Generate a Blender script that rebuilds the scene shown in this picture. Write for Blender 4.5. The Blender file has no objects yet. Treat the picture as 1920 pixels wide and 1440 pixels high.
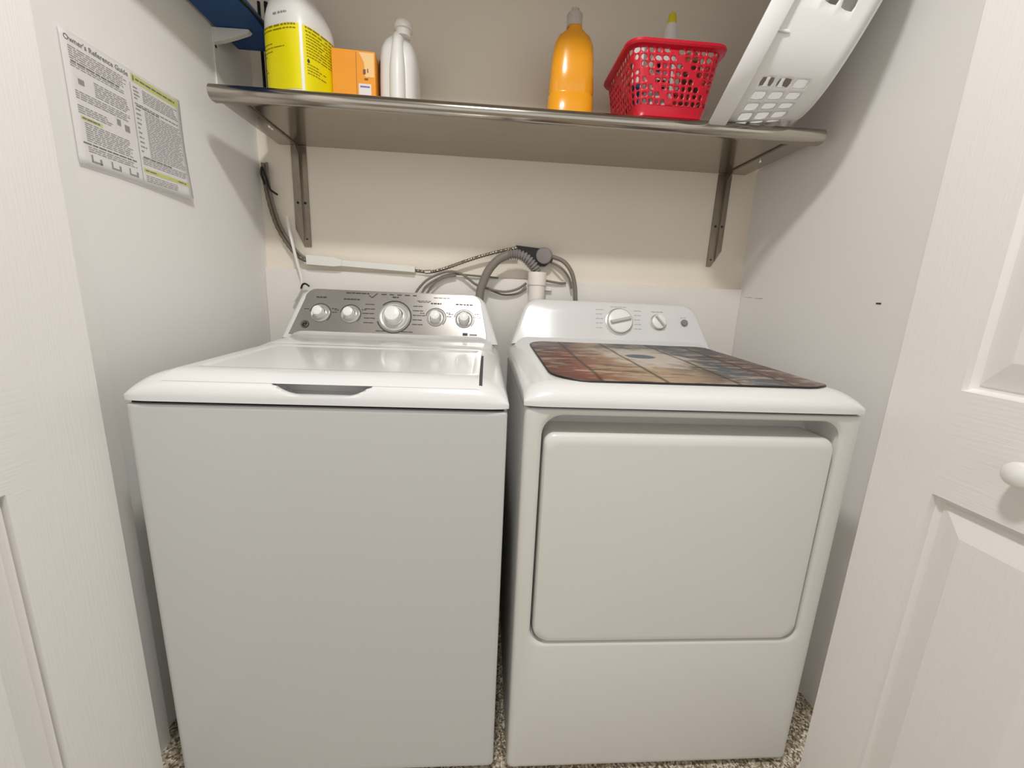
import bpy, bmesh, math, random
from mathutils import Vector, Matrix
random.seed(7)
SC = bpy.context.scene
COL = SC.collection
PI = math.pi

# ------------------------------------------------------------------ camera
cd = bpy.data.cameras.new('camera')
cam = bpy.data.objects.new('camera', cd)
COL.objects.link(cam)
cd.sensor_width = 36.0
cd.lens = 770.2 / 1920 * 36.0
cd.clip_start = 0.02
R = Vector((0.9973, -0.0604, 0.0426)); U = Vector((-0.0288, 0.2130, 0.9766)); F = Vector((0.0681, 0.9752, -0.2106))
F.normalize(); R = (R - F * R.dot(F)).normalized(); U = R.cross(F)
M = Matrix((( R.x, U.x, -F.x, 0.6391), (R.y, U.y, -F.y, -0.7473), (R.z, U.z, -F.z, 1.1072), (0, 0, 0, 1)))
cam.matrix_world = M
SC.camera = cam

# ------------------------------------------------------------------ world, lamps, exposure
w = bpy.data.worlds.new('hall_ambient_fill'); SC.world = w; w.use_nodes = True
bg = w.node_tree.nodes['Background']
bg.inputs[0].default_value = (1.0, 0.99, 0.985, 1); bg.inputs[1].default_value = 0.95  # even ambient fill, added to lift the shadows

def area_lamp(name, loc, size, power, colour, target=None):
    l = bpy.data.lights.new(name, 'AREA'); l.shape = 'DISK'; l.size = size; l.energy = power; l.color = colour
    o = bpy.data.objects.new(name, l); COL.objects.link(o); o.location = loc
    return o
area_lamp('hall_ceiling_lamp', (0.60, -0.53, 2.40), 0.16, 19.0, (1.0, 0.99, 0.975))

SC.view_settings.view_transform = 'Standard'
SC.view_settings.look = 'None'
SC.view_settings.exposure = 0.0
SC.view_settings.gamma = 1.0
SC.view_settings.use_curve_mapping = False

# ------------------------------------------------------------------ materials
def lin(c):
    out = []
    for v in c:
        v = v / 255.0
        out.append(v / 12.92 if v <= 0.04045 else ((v + 0.055) / 1.055) ** 2.4)
    return tuple(out) + (1.0,)

def mat(name, rgb, rough=0.5, metal=0.0, vary=0.0, vscale=6.0, bump=0.0, bscale=200.0, stretch=(1, 1, 1), coat=0.0, trans=0.0, alpha=1.0, sss=0.0, spec=0.5):
    m = bpy.data.materials.new(name); m.use_nodes = True
    nt = m.node_tree; b = nt.nodes['Principled BSDF']
    b.inputs['Base Color'].default_value = lin(rgb)
    b.inputs['Roughness'].default_value = rough
    b.inputs['Metallic'].default_value = metal
    b.inputs['Specular IOR Level'].default_value = spec
    if coat: b.inputs['Coat Weight'].default_value = coat; b.inputs['Coat Roughness'].default_value = 0.08
    if trans: b.inputs['Transmission Weight'].default_value = trans
    if alpha < 1: b.inputs['Alpha'].default_value = alpha
    if sss:
        b.inputs['Subsurface Weight'].default_value = sss; b.inputs['Subsurface Radius'].default_value = (.02, .015, .01)
    if vary or bump:
        tc = nt.nodes.new('ShaderNodeTexCoord'); mp = nt.nodes.new('ShaderNodeMapping'); mp.inputs['Scale'].default_value = stretch
        nt.links.new(tc.outputs['Object'], mp.inputs['Vector'])
    if vary:
        n = nt.nodes.new('ShaderNodeTexNoise'); n.inputs['Scale'].default_value = vscale; n.inputs['Detail'].default_value = 4
        nt.links.new(mp.outputs[0], n.inputs['Vector'])
        r = nt.nodes.new('ShaderNodeValToRGB')
        c = lin(rgb)
        r.color_ramp.elements[0].position = .3; r.color_ramp.elements[1].position = .7
        r.color_ramp.elements[0].color = tuple(max(0, v * (1 - vary)) for v in c[:3]) + (1,)
        r.color_ramp.elements[1].color = tuple(min(1, v * (1 + vary)) for v in c[:3]) + (1,)
        nt.links.new(n.outputs[0], r.inputs[0]); nt.links.new(r.outputs[0], b.inputs['Base Color'])
    if bump:
        n2 = nt.nodes.new('ShaderNodeTexNoise'); n2.inputs['Scale'].default_value = bscale; n2.inputs['Detail'].default_value = 3
        nt.links.new(mp.outputs[0], n2.inputs['Vector'])
        bp = nt.nodes.new('ShaderNodeBump'); bp.inputs['Strength'].default_value = bump; bp.inputs['Distance'].default_value = 0.002
        nt.links.new(n2.outputs[0], bp.inputs['Height']); nt.links.new(bp.outputs[0], b.inputs['Normal'])
    return m

M_WALL = mat('painted_wall', (241, 238, 235), .55, vary=.015, vscale=3, bump=.12, bscale=90)
M_BACK = mat('painted_back_wall', (239, 230, 214), .6, vary=.02, vscale=2.5, bump=.1, bscale=70)
M_PANELING = mat('painted_wall_board', (240, 235, 227), .45, vary=.02, vscale=4)
M_CEIL = mat('ceiling_paint', (238, 235, 230), .8)
M_JAMB = mat('jamb_paint', (236, 234, 229), .4)
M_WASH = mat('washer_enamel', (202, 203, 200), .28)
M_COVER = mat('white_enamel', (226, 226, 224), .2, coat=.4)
M_DRY = mat('dryer_enamel', (218, 216, 211), .28)
M_SEAL = mat('grey_seal', (88, 88, 90), .6)
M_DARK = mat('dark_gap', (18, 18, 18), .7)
M_PANEL = mat('brushed_silver', (156, 152, 147), .27, .75, vary=.04, vscale=30, stretch=(1, 60, 60))
M_CHROME = mat('chrome', (225, 225, 225), .12, 1.0)
M_KNOB = mat('white_knob', (245, 244, 241), .25)
M_RING = mat('dial_ring', (205, 203, 199), .3, .5)
M_INK = mat('dark_ink', (62, 60, 58), .6)
M_INKGREY = mat('grey_ink', (150, 148, 145), .6)
M_STEEL = mat('brushed_steel', (178, 172, 162), .16, 1.0, vary=.05, vscale=12, stretch=(.5, 30, 30))
M_STEELDARK = mat('bracket_steel', (150, 142, 130), .28, 1.0, vary=.12, vscale=14, stretch=(20, 20, 1.5))
M_BLUE = mat('blue_cloth', (22, 74, 136), .6, vary=.08, vscale=9)
M_BLACK = mat('black_rubber', (16, 15, 15), .45)
M_BLACKMETAL = mat('black_metal', (40, 38, 36), .35, .6)
M_WHITEPL = mat('white_plastic', (236, 233, 226), .4)
M_HDPE = mat('white_jug_plastic', (235, 233, 228), .38, sss=.1)
M_LABELY = mat('yellow_label', (243, 229, 0), .35)
M_LABELINK = mat('olive_print', (140, 128, 20), .5)
M_ORANGEBOX = mat('orange_carton', (246, 160, 28), .5, vary=.03, vscale=10)
M_PALEORANGE = mat('pale_orange_patch', (250, 206, 140), .5)
M_ORANGEB = mat('orange_plastic', (250, 170, 36), .22, vary=.05, vscale=5, coat=.3)
M_CAPCLEAR = mat('translucent_cap', (228, 222, 214), .3, trans=.35)
M_RED = mat('red_plastic', (206, 24, 48), .35)
M_BASKET = mat('white_basket_plastic', (240, 240, 239), .38)
M_GREYHOSE = mat('grey_hose', (128, 121, 110), .55)
M_GREYPL = mat('grey_plastic', (140, 133, 130), .45)
M_CONDUIT = mat('grey_conduit', (126, 116, 102), .35, .6)
M_PVC = mat('pvc_pipe', (236, 229, 219), .35)
M_PAPER = mat('white_paper', (232, 228, 226), .5)
M_SLEEVE = mat('clear_sleeve', (250, 250, 250), .08, alpha=.18)
M_GREEN = mat('lime_print', (202, 208, 84), .5)
M_YTIP = mat('yellow_tip', (226, 214, 40), .4)
M_BLUEPRINT = mat('blue_print', (36, 62, 120), .5)
M_VIOLET = mat('violet_print', (120, 110, 190), .5)
M_BROWNPRINT = mat('brown_print', (120, 76, 52), .5)
M_DOORK = mat('knob_paint', (240, 238, 234), .3)

def door_mat():
    m = bpy.data.materials.new('moulded_door_paint'); m.use_nodes = True
    nt = m.node_tree; b = nt.nodes['Principled BSDF']
    b.inputs['Base Color'].default_value = lin((239, 236, 232)); b.inputs['Roughness'].default_value = .42
    tc = nt.nodes.new('ShaderNodeTexCoord')
    def grain(scale):
        mp = nt.nodes.new('ShaderNodeMapping'); mp.inputs['Scale'].default_value = scale
        n = nt.nodes.new('ShaderNodeTexNoise'); n.inputs['Scale'].default_value = 1; n.inputs['Detail'].default_value = 3
        nt.links.new(tc.outputs['Object'], mp.inputs[0]); nt.links.new(mp.outputs[0], n.inputs['Vector'])
        return n.outputs[0]
    vert = grain((100, 260, 14)); horz = grain((100, 12, 230))
    sp = nt.nodes.new('ShaderNodeSeparateXYZ'); nt.links.new(tc.outputs['Object'], sp.inputs[0])
    a = nt.nodes.new('ShaderNodeMath'); a.operation = 'SUBTRACT'; nt.links.new(sp.outputs[2], a.inputs[0]); a.inputs[1].default_value = .885
    ab = nt.nodes.new('ShaderNodeMath'); ab.operation = 'ABSOLUTE'; nt.links.new(a.outputs[0], ab.inputs[0])
    lt = nt.nodes.new('ShaderNodeMath'); lt.operation = 'LESS_THAN'; nt.links.new(ab.outputs[0], lt.inputs[0]); lt.inputs[1].default_value = .1
    y = nt.nodes.new('ShaderNodeMath'); y.operation = 'LESS_THAN'; nt.links.new(sp.outputs[1], y.inputs[0]); y.inputs[1].default_value = -.112
    mu = nt.nodes.new('ShaderNodeMath'); mu.operation = 'MULTIPLY'; nt.links.new(lt.outputs[0], mu.inputs[0]); nt.links.new(y.outputs[0], mu.inputs[1])
    mx = nt.nodes.new('ShaderNodeMix'); nt.links.new(mu.outputs[0], mx.inputs[0]); nt.links.new(vert, mx.inputs[2]); nt.links.new(horz, mx.inputs[3])
    bp = nt.nodes.new('ShaderNodeBump'); bp.inputs['Strength'].default_value = .22; bp.inputs['Distance'].default_value = .002
    nt.links.new(mx.outputs[0], bp.inputs['Height']); nt.links.new(bp.outputs[0], b.inputs['Normal'])
    return m
M_DOOR = door_mat()

def floor_mat():
    m = bpy.data.materials.new('terrazzo'); m.use_nodes = True
    nt = m.node_tree; b = nt.nodes['Principled BSDF']; b.inputs['Roughness'].default_value = .3
    tc = nt.nodes.new('ShaderNodeTexCoord')
    v = nt.nodes.new('ShaderNodeTexVoronoi'); v.inputs['Scale'].default_value = 210
    nt.links.new(tc.outputs['Object'], v.inputs['Vector'])
    r = nt.nodes.new('ShaderNodeValToRGB'); r.color_ramp.interpolation = 'CONSTANT'
    e = r.color_ramp.elements; e[0].color = lin((112, 100, 84)); e[0].position = 0
    e[1].color = lin((196, 184, 160)); e[1].position = .22
    for pos, c in ((.45, (176, 162, 138)), (.62, (230, 222, 206)), (.82, (146, 130, 108))):
        k = e.new(pos); k.color = lin(c)
    sp = nt.nodes.new('ShaderNodeSeparateColor'); nt.links.new(v.outputs['Color'], sp.inputs[0])
    nt.links.new(sp.outputs[0], r.inputs[0]); nt.links.new(r.outputs[0], b.inputs['Base Color'])
    return m
M_FLOOR = floor_mat()

def mat_print():
    """distressed painted planks with a pale flower: the printed top of the mat (object x, y in metres)"""
    m = bpy.data.materials.new('printed_mat'); m.use_nodes = True
    nt = m.node_tree; b = nt.nodes['Principled BSDF']; b.inputs['Roughness'].default_value = .5
    L = nt.links.new
    tc = nt.nodes.new('ShaderNodeTexCoord')
    sp = nt.nodes.new('ShaderNodeSeparateXYZ'); L(tc.outputs['Object'], sp.inputs[0])
    def noise(scale, stretch, detail=5, dist=0.0):
        mp = nt.nodes.new('ShaderNodeMapping'); mp.inputs['Scale'].default_value = stretch
        n = nt.nodes.new('ShaderNodeTexNoise'); n.inputs['Scale'].default_value = scale; n.inputs['Detail'].default_value = detail; n.inputs['Distortion'].default_value = dist
        L(tc.outputs['Object'], mp.inputs[0]); L(mp.outputs[0], n.inputs['Vector']); return n.outputs[0]
    def math_(op, a, bb):
        n = nt.nodes.new('ShaderNodeMath'); n.operation = op
        for i, v in enumerate((a, bb)):
            if v is None: continue
            if isinstance(v, (int, float)): n.inputs[i].default_value = v
            else: L(v, n.inputs[i])
        return n.outputs[0]
    def ramp(fac, stops, interp='LINEAR'):
        r = nt.nodes.new('ShaderNodeValToRGB'); r.color_ramp.interpolation = interp
        e = r.color_ramp.elements
        while len(e) > 1: e.remove(e[0])
        e[0].position = stops[0][0]; e[0].color = lin(stops[0][1])
        for p_, c in stops[1:]: e.new(p_).color = lin(c)
        L(fac, r.inputs[0]); return r.outputs[0]
    def mix(f, a, c):
        n = nt.nodes.new('ShaderNodeMix'); n.data_type = 'RGBA'
        if isinstance(f, (int, float)): n.inputs[0].default_value = f
        else: L(f, n.inputs[0])
        for i, v in ((6, a), (7, c)):
            if isinstance(v, tuple): n.inputs[i].default_value = lin(v)
            else: L(v, n.inputs[i])
        return n.outputs[2]
    x, y = sp.outputs[0], sp.outputs[1]
    wob = noise(7, (1, 1, 1)); 
    xs = math_('ADD', x, math_('MULTIPLY', math_('SUBTRACT', wob, .5), .16))
    base = ramp(math_('DIVIDE', math_('SUBTRACT', xs, .0), .62), [(0, (84, 48, 36)), (.13, (124, 70, 52)), (.22, (140, 106, 82)), (.32, (168, 142, 116)), (.45, (164, 142, 116)), (.58, (112, 98, 86)), (.70, (84, 94, 102)), (.84, (98, 76, 68)), (1, (112, 102, 98))])
    # slate blue band along the back edge
    back = math_('MULTIPLY', ramp(y, [(.30, (0, 0, 0)), (.46, (255, 255, 255))]), ramp(noise(9, (1, 1.6, 1)), [(.38, (20, 20, 20)), (.62, (255, 255, 255))]))
    c = mix(back, base, (72, 84, 96))
    # fine streaks of the grain, along the planks
    st = noise(24, (.6, 1.5, 1), 10, .8)
    c = mix(ramp(st, [(.50, (0, 0, 0)), (.66, (190, 190, 190))]), c, (200, 184, 160))
    st2 = noise(19, (.5, 1.7, 1), 10, 1.4)
    c = mix(ramp(st2, [(.53, (0, 0, 0)), (.64, (205, 205, 205))]), c, (44, 32, 28))
    # the pale flower
    dx = math_('DIVIDE', math_('SUBTRACT', x, .30), .13); dy = math_('DIVIDE', math_('SUBTRACT', y, .30), .17)
    d = math_('SQRT', math_('ADD', math_('MULTIPLY', dx, dx), math_('MULTIPLY', dy, dy)), None)
    d = math_('ADD', d, math_('MULTIPLY', math_('SUBTRACT', noise(22, (1, 1, 1)), .5), 1.3))
    c = mix(ramp(d, [(.55, (235, 235, 235)), (1.0, (0, 0, 0))]), c, (206, 198, 186))
    dx2 = math_('DIVIDE', math_('SUBTRACT', x, .285), .045); dy2 = math_('DIVIDE', math_('SUBTRACT', y, .30), .035)
    d2 = math_('SQRT', math_('ADD', math_('MULTIPLY', dx2, dx2), math_('MULTIPLY', dy2, dy2)), None)
    c = mix(ramp(d2, [(.8, (255, 255, 255)), (1.1, (0, 0, 0))]), c, (88, 102, 112))
    # dark joints between the printed planks
    for k in (.098, .232, .385, .50):
        q = math_('ABSOLUTE', math_('ADD', math_('SUBTRACT', x, k), math_('MULTIPLY', math_('SUBTRACT', noise(14, (1, 1, 1)), .5), .012)), None)
        c = mix(ramp(q, [(.0022, (240, 240, 240)), (.0055, (0, 0, 0))]), c, (48, 34, 30))
    L(c, b.inputs['Base Color'])
    return m
M_MAT = mat_print()

# ------------------------------------------------------------------ helpers
def V(*a): return Vector(a)

class MB:
    def __init__(s): s.bm = bmesh.new()
    def v(s, p): return s.bm.verts.new(p)
    def face(s, vs):
        try: return s.bm.faces.new(vs)
        except ValueError: return None
    def poly(s, pts): return s.face([s.v(p) for p in pts])
    def box(s, x0, x1, y0, y1, z0, z1, bev=0, seg=2):
        t = bmesh.new()
        vs = [t.verts.new((x, y, z)) for x in (x0, x1) for y in (y0, y1) for z in (z0, z1)]
        for f in ((0, 1, 3, 2), (4, 6, 7, 5), (0, 4, 5, 1), (2, 3, 7, 6), (0, 2, 6, 4), (1, 5, 7, 3)):
            t.faces.new([vs[i] for i in f])
        if bev: bmesh.ops.bevel(t, geom=list(t.edges), offset=bev, segments=seg, affect='EDGES', profile=.5)
        s.add(t); return s
    def add(s, t, mtx=None):
        if mtx is not None: bmesh.ops.transform(t, matrix=mtx, verts=t.verts)
        me = bpy.data.meshes.new('tmp'); t.to_mesh(me); s.bm.from_mesh(me); bpy.data.meshes.remove(me); t.free()
    def bridge(s, loops, closed=True, cap0=False, cap1=False):
        rows = [[s.v(p) for p in lp] for lp in loops]
        n = len(rows[0])
        for a, b in zip(rows, rows[1:]):
            for i in range(n if closed else n - 1):
                j = (i + 1) % n
                s.face([a[i], a[j], b[j], b[i]])
        if cap0: s.face(list(reversed(rows[0])))
        if cap1: s.face(rows[-1])
        return s
    def grid(s, fn, us, vs):
        rows = [[s.v(fn(u, v)) for u in us] for v in vs]
        for a, b in zip(rows, rows[1:]):
            for i in range(len(us) - 1): s.face([a[i], a[i + 1], b[i + 1], b[i]])
        return s
    def tube(s, pts, r, n=10, caps=True, rf=None):
        pts = [Vector(p) for p in pts]
        loops = []
        up = None
        for i, p in enumerate(pts):
            d = (pts[min(i + 1, len(pts) - 1)] - pts[max(i - 1, 0)]).normalized()
            if up is None:
                up = d.orthogonal().normalized()
            up = (up - d * up.dot(d)).normalized()
            sd = d.cross(up)
            rr = rf(i / (len(pts) - 1)) if rf else r
            loops.append([p + (up * math.cos(2 * PI * k / n) + sd * math.sin(2 * PI * k / n)) * rr for k in range(n)])
        return s.bridge(loops, True, caps, caps)
    def lathe(s, prof, c, axis=(0, 0, 1), n=32, cap=True):
        ax = Vector(axis).normalized(); e1 = ax.orthogonal().normalized(); e2 = ax.cross(e1); c = Vector(c)
        loops = [[c + ax * h + (e1 * math.cos(2 * PI * k / n) + e2 * math.sin(2 * PI * k / n)) * max(r, 1e-5) for k in range(n)] for r, h in prof]
        return s.bridge(loops, True, cap, cap)
    def build(s, name, m, parent=None, smooth=35, loc=None):
        bmesh.ops.recalc_face_normals(s.bm, faces=s.bm.faces)
        me = bpy.data.meshes.new(name)
        o = bpy.data.objects.new(name, me); COL.objects.link(o)
        off = Vector((0, 0, 0))
        if parent is not None:
            p = parent
            while p is not None: off += p.location; p = p.parent
            o.parent = parent
        elif loc is not None:
            off = Vector(loc); o.location = off
        bmesh.ops.translate(s.bm, vec=-off, verts=s.bm.verts)
        s.bm.to_mesh(me); s.bm.free()
        me.materials.append(m)
        if smooth:
            for f in me.polygons: f.use_smooth = len(f.vertices) < 7
            me.set_sharp_from_angle(angle=math.radians(smooth))
        return o

def tag(o, label, cat, group=None):
    o['label'] = label; o['category'] = cat
    if group: o['group'] = group
    return o
def thing(name, label, cat, loc, group=None):
    o = bpy.data.objects.new(name, None); COL.objects.link(o); o.location = loc; o.empty_display_size = .05
    return tag(o, label, cat, group)
def struct(o): o['kind'] = 'structure'; return o

def rr(x0, x1, z0, z1, r, n=6):
    """rounded rectangle, counter-clockwise from the lower left corner; r = radius or (bl, br, tr, tl)"""
    if not isinstance(r, (tuple, list)): r = (r,) * 4
    out = []
    for (cx, cz, a0, q) in ((x0 + r[0], z0 + r[0], PI, r[0]), (x1 - r[1], z0 + r[1], 1.5 * PI, r[1]), (x1 - r[2], z1 - r[2], 0, r[2]), (x0 + r[3], z1 - r[3], .5 * PI, r[3])):
        for k in range(n + 1):
            a = a0 + .5 * PI * k / n
            out.append((cx + q * math.cos(a), cz + q * math.sin(a)))
    return out
def superell(a, b, n_, N):
    out = []
    for k in range(N):
        t = 2 * PI * k / N; c, s_ = math.cos(t), math.sin(t)
        out.append((math.copysign(abs(c) ** (2 / n_), c) * a, math.copysign(abs(s_) ** (2 / n_), s_) * b))
    return out
def spline(pts, k=8):
    P = [Vector(p) for p in pts]; out = []
    for i in range(len(P) - 1):
        p0 = P[i - 1] if i else P[0] * 2 - P[1]; p1, p2 = P[i], P[i + 1]; p3 = P[i + 2] if i + 2 < len(P) else P[-1] * 2 - P[-2]
        for j in range(k):
            t = j / k
            out.append(.5 * ((2 * p1) + (p2 - p0) * t + (2 * p0 - 5 * p1 + 4 * p2 - p3) * t * t + (3 * p1 - p0 - 3 * p2 + p3) * t ** 3))
    out.append(P[-1]); return out
def words(u0, u1, v0, v1, lo=.012, hi=.03, gap=.006):
    """short dashes that read as a line of small print"""
    out = []; u = u0
    while u < u1 - lo * .5:
        l = min(random.uniform(lo, hi), u1 - u); out.append((u, u + l, v0, v1)); u += l + gap
    return out
def small_print(o):
    o['kind'] = 'stuff'; return o
def quads(rects, fn):
    b = MB()
    for u0, u1, v0, v1 in rects:
        b.poly([fn(u0, v0), fn(u1, v0), fn(u1, v1), fn(u0, v1)])
    return b
def text_mesh(txt, size, fn, name, m, parent, bold=0.0):
    c = bpy.data.curves.new('lettering', 'FONT'); c.body = txt; c.size = size; c.offset = bold; c.resolution_u = 2
    o = bpy.data.objects.new('lettering', c); COL.objects.link(o)
    dg = bpy.context.evaluated_depsgraph_get(); me = bpy.data.meshes.new_from_object(o.evaluated_get(dg))
    bpy.data.objects.remove(o)
    b = MB(); b.bm.from_mesh(me); bpy.data.meshes.remove(me)
    for v in b.bm.verts: v.co = fn(v.co.x, v.co.y)
    return b.build(name, m, parent, 0)

# ------------------------------------------------------------------ room shell
XL, XR, YB = -0.1315, 1.596, 0.80
struct(MB().box(-1.35, 4.5, -4.5, .84, -.05, 0).build('floor', M_FLOOR, smooth=0))
struct(MB().box(-.30, 1.72, YB, YB + .05, 0, 2.46).build('wall_back', M_BACK, smooth=0))
struct(MB().box(XL - .05, XL, .104, YB, 0, 2.46).build('wall_left', M_WALL, smooth=0))
wr = struct(MB().box(XR, XR + .05, .135, YB, 0, 2.46).build('wall_right', M_WALL, smooth=0))
struct(MB().box(-1.35, 3.2, -2.6, .84, 2.46, 2.5).build('ceiling', M_CEIL, smooth=0))
struct(MB().box(-1.35, -1.30, -4.5, .135, 0, 2.46).build('wall_light_block', M_WALL, smooth=0))  # unseen wall added to dim the ambient light on the washer side
fw = MB()
fw.box(-1.30, -.105, .062, .104, 0, 2.46); fw.box(1.592, 3.2, .100, .135, 0, 2.46); fw.box(-.105, 1.592, .062, .135, 2.09, 2.46)
struct(fw.build('wall_front', M_JAMB, smooth=0))
# the board fixed to the lower part of the back wall
struct(MB().box(XL, XR, .780, YB, 0, 1.165, .002, 1).build('trim_1', M_PANELING, smooth=0))
# marks in the paint of the right wall
mk = MB()
for y0, y1, z0, z1 in ((.213, .227, 1.1235, 1.128), (.655, .70, 1.1325, 1.134), (.715, .762, 1.136, 1.1372)):
    mk.poly([V(XR - .0006, y0, z0), V(XR - .0006, y1, z0 + .001), V(XR - .0006, y1, z1), V(XR - .0006, y0, z1)])
mk.build('paint_mark', M_INK, wr, 0)

def door(name, xf, sgn, yfar, ynear, panels, back_z=2.03, prof=((0, 0), (.0012, .011), (.005, .016), (.011, .016), (.0135, .013), (.050, .002), (.054, .001))):
    """moulded two-panel leaf; face at x = xf looking towards sgn, thickness away from it"""
    b = MB(); th = .033
    ys = [ynear] + [v for p_ in panels[:1] for v in p_[:2]] + [yfar]
    zs = [.012] + [v for p_ in panels for v in p_[2:]] + [back_z]
    X = lambda d: xf - sgn * d
    # flat field of stiles and rails
    for i in range(3):
        for j in range(len(zs) - 1):
            if i == 1 and j % 2 == 1: continue
            b.poly([V(X(0), ys[i], zs[j]), V(X(0), ys[i + 1], zs[j]), V(X(0), ys[i + 1], zs[j + 1]), V(X(0), ys[i], zs[j + 1])])
    b.poly([V(X(th), ynear, .012), V(X(th), yfar, .012), V(X(th), yfar, back_z), V(X(th), ynear, back_z)])
    for ya, yb2, za, zb in ((ynear, ynear, .012, back_z), (yfar, yfar, .012, back_z)):
        b.poly([V(X(0), ya, za), V(X(th), ya, za), V(X(th), ya, zb), V(X(0), ya, zb)])
    for z in (.012, back_z):
        b.poly([V(X(0), ynear, z), V(X(th), ynear, z), V(X(th), yfar, z), V(X(0), yfar, z)])
    bmesh.ops.remove_doubles(b.bm, verts=b.bm.verts, dist=1e-5)
    d = struct(b.build(name, M_DOOR, None, 0, loc=(xf, yfar, 0)))
    for (y0, y1, z0, z1) in panels:
        q = MB(); loops = []
        for ins, dep in prof:
            loops.append([V(X(dep), a, c) for a, c in ((y0 + ins, z0 + ins), (y1 - ins, z0 + ins), (y1 - ins, z1 - ins), (y0 + ins, z1 - ins))])
        q.bridge(loops, True, False, True)
        o = q.build('door_panel', M_DOOR, d, 12)
    return d
door('door_1', -.030, 1, -.010, -.52, [(-.375, -.172, .10, .802), (-.375, -.172, .986, 1.93)], prof=((0, 0), (.0008, .014), (.0045, .014), (.0055, .004), (.0085, .004), (.0095, .014), (.0135, .014), (.0150, .010), (.048, .002), (.052, .001)))
d2 = door('door_2', 1.422, -1, -.022, -.47, [(-.362, -.135, .10, .802), (-.362, -.135, .986, 1.93)])
k = MB(); k.lathe([(.009, 0), (.009, .010), (.0125, .014), (.0175, .019), (.0185, .027), (.0165, .033), (.010, .037), (.003, .0385)], (1.422, -.252, .890), (-1, 0, 0), 28)
k.build('door_knob', M_DOORK, d2)

# ------------------------------------------------------------------ washer and dryer
def edge_fall(d, r):
    if d >= r: return 1.0
    t = max(0.0, d / r); return math.sqrt(max(0.0, 1 - (1 - t) ** 2))

def top_profile(z0, zf, zb, ry, y0, yb, n=14):
    """(y, z) of the cover from the front seam up over the rounded nose to the back"""
    pts = [(y0, z0), (y0, z0 + .008)]
    for k in range(1, n + 1):
        a = .5 * PI * k / n
        pts.append((y0 + ry * (1 - math.cos(a)), z0 + .008 + (zf - z0 - .008) * math.sin(a)))
    m = 22
    for k in range(1, m + 1):
        t = k / m; pts.append((y0 + ry + (yb - y0 - ry) * t, zf + (zb - zf) * t))
    return pts

def cover_fn(x0, x1, z0, prof, rx):
    cum = [0]
    for a, b in zip(prof, prof[1:]): cum.append(cum[-1] + math.hypot(b[0] - a[0], b[1] - a[1]))
    def at(s):
        s = max(0, min(cum[-1], s))
        for i in range(len(cum) - 1):
            if s <= cum[i + 1] + 1e-9:
                t = (s - cum[i]) / (cum[i + 1] - cum[i]); a, b = prof[i], prof[i + 1]
                return a[0] + (b[0] - a[0]) * t, a[1] + (b[1] - a[1]) * t
        return prof[-1]
    def P(x, s, off=0.0):
        y, z = at(s); y2, z2 = at(s + .004); y1, z1 = at(s - .004)
        n = Vector((0, -(z2 - z1), (y2 - y1))); n.normalize()
        d = min(x - x0, x1 - x); g = edge_fall(d, rx)
        lift = z - z0
        corner = .010 * (1 - edge_fall(d, .05)) * max(0, 1 - (y - prof[0][0]) / .08)
        return Vector((x, y + corner, z0 + min(lift, .008) + max(0, lift - .008) * g)) + n * off
    return P, cum, at

def s_of_y(at, cum, y, lo=.03):
    a, b = lo, cum[-1]
    for _ in range(40):
        m = (a + b) / 2
        if at(m)[0] < y: a = m
        else: b = m
    return a

def console(name, parent, x0, x1, y0, z0, y1, z1, yback, ins_top, rad, m):
    """backsplash: leaning front, rounded upper corners"""
    xc = (x0 + x1) / 2
    def outline(inset, n=8):
        # in (x, t): t 0..1 up the leaning face
        H = math.hypot(y1 - y0, z1 - z0)
        w0 = (x1 - x0) / 2 - inset; w1 = w0 - ins_top; h = H - inset
        pts = [(-w0, 0.0), (w0, 0.0)]
        r = rad - inset * .3
        for k in range(n + 1):
            a = .5 * PI * k / n; pts.append((w1 - r + r * math.cos(a) + (ins_top * (1 - (h - r + r * math.sin(a)) / h)) * .9, h - r + r * math.sin(a)))
        for k in range(n + 1):
            a = .5 * PI + .5 * PI * k / n; pts.append((-(w1 - r) + r * math.cos(a) - (ins_top * (1 - (h - r + r * math.sin(a)) / h)) * .9, h - r + r * math.sin(a)))
        return pts, H
    n3 = Vector((0, -(z1 - z0), y1 - y0)).normalized()
    def to3(pt, d):
        x, t = pt; H = math.hypot(y1 - y0, z1 - z0); f = t / H
        return Vector((xc + x, y0 + (y1 - y0) * f, z0 + (z1 - z0) * f)) - n3 * d
    loops = []
    for ins, d in ((.010, 0), (.004, .002), (.001, .006), (0, .012)):
        o, H = outline(ins); loops.append([to3(p_, d) for p_ in o])
    o, H = outline(0); loops.append([Vector((v.x, yback, v.z)) for v in loops[-1]])
    b = MB(); b.bridge(list(reversed(loops)), True, True, True)
    return b.build(name, m, parent, 40), to3, H, xc

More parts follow.
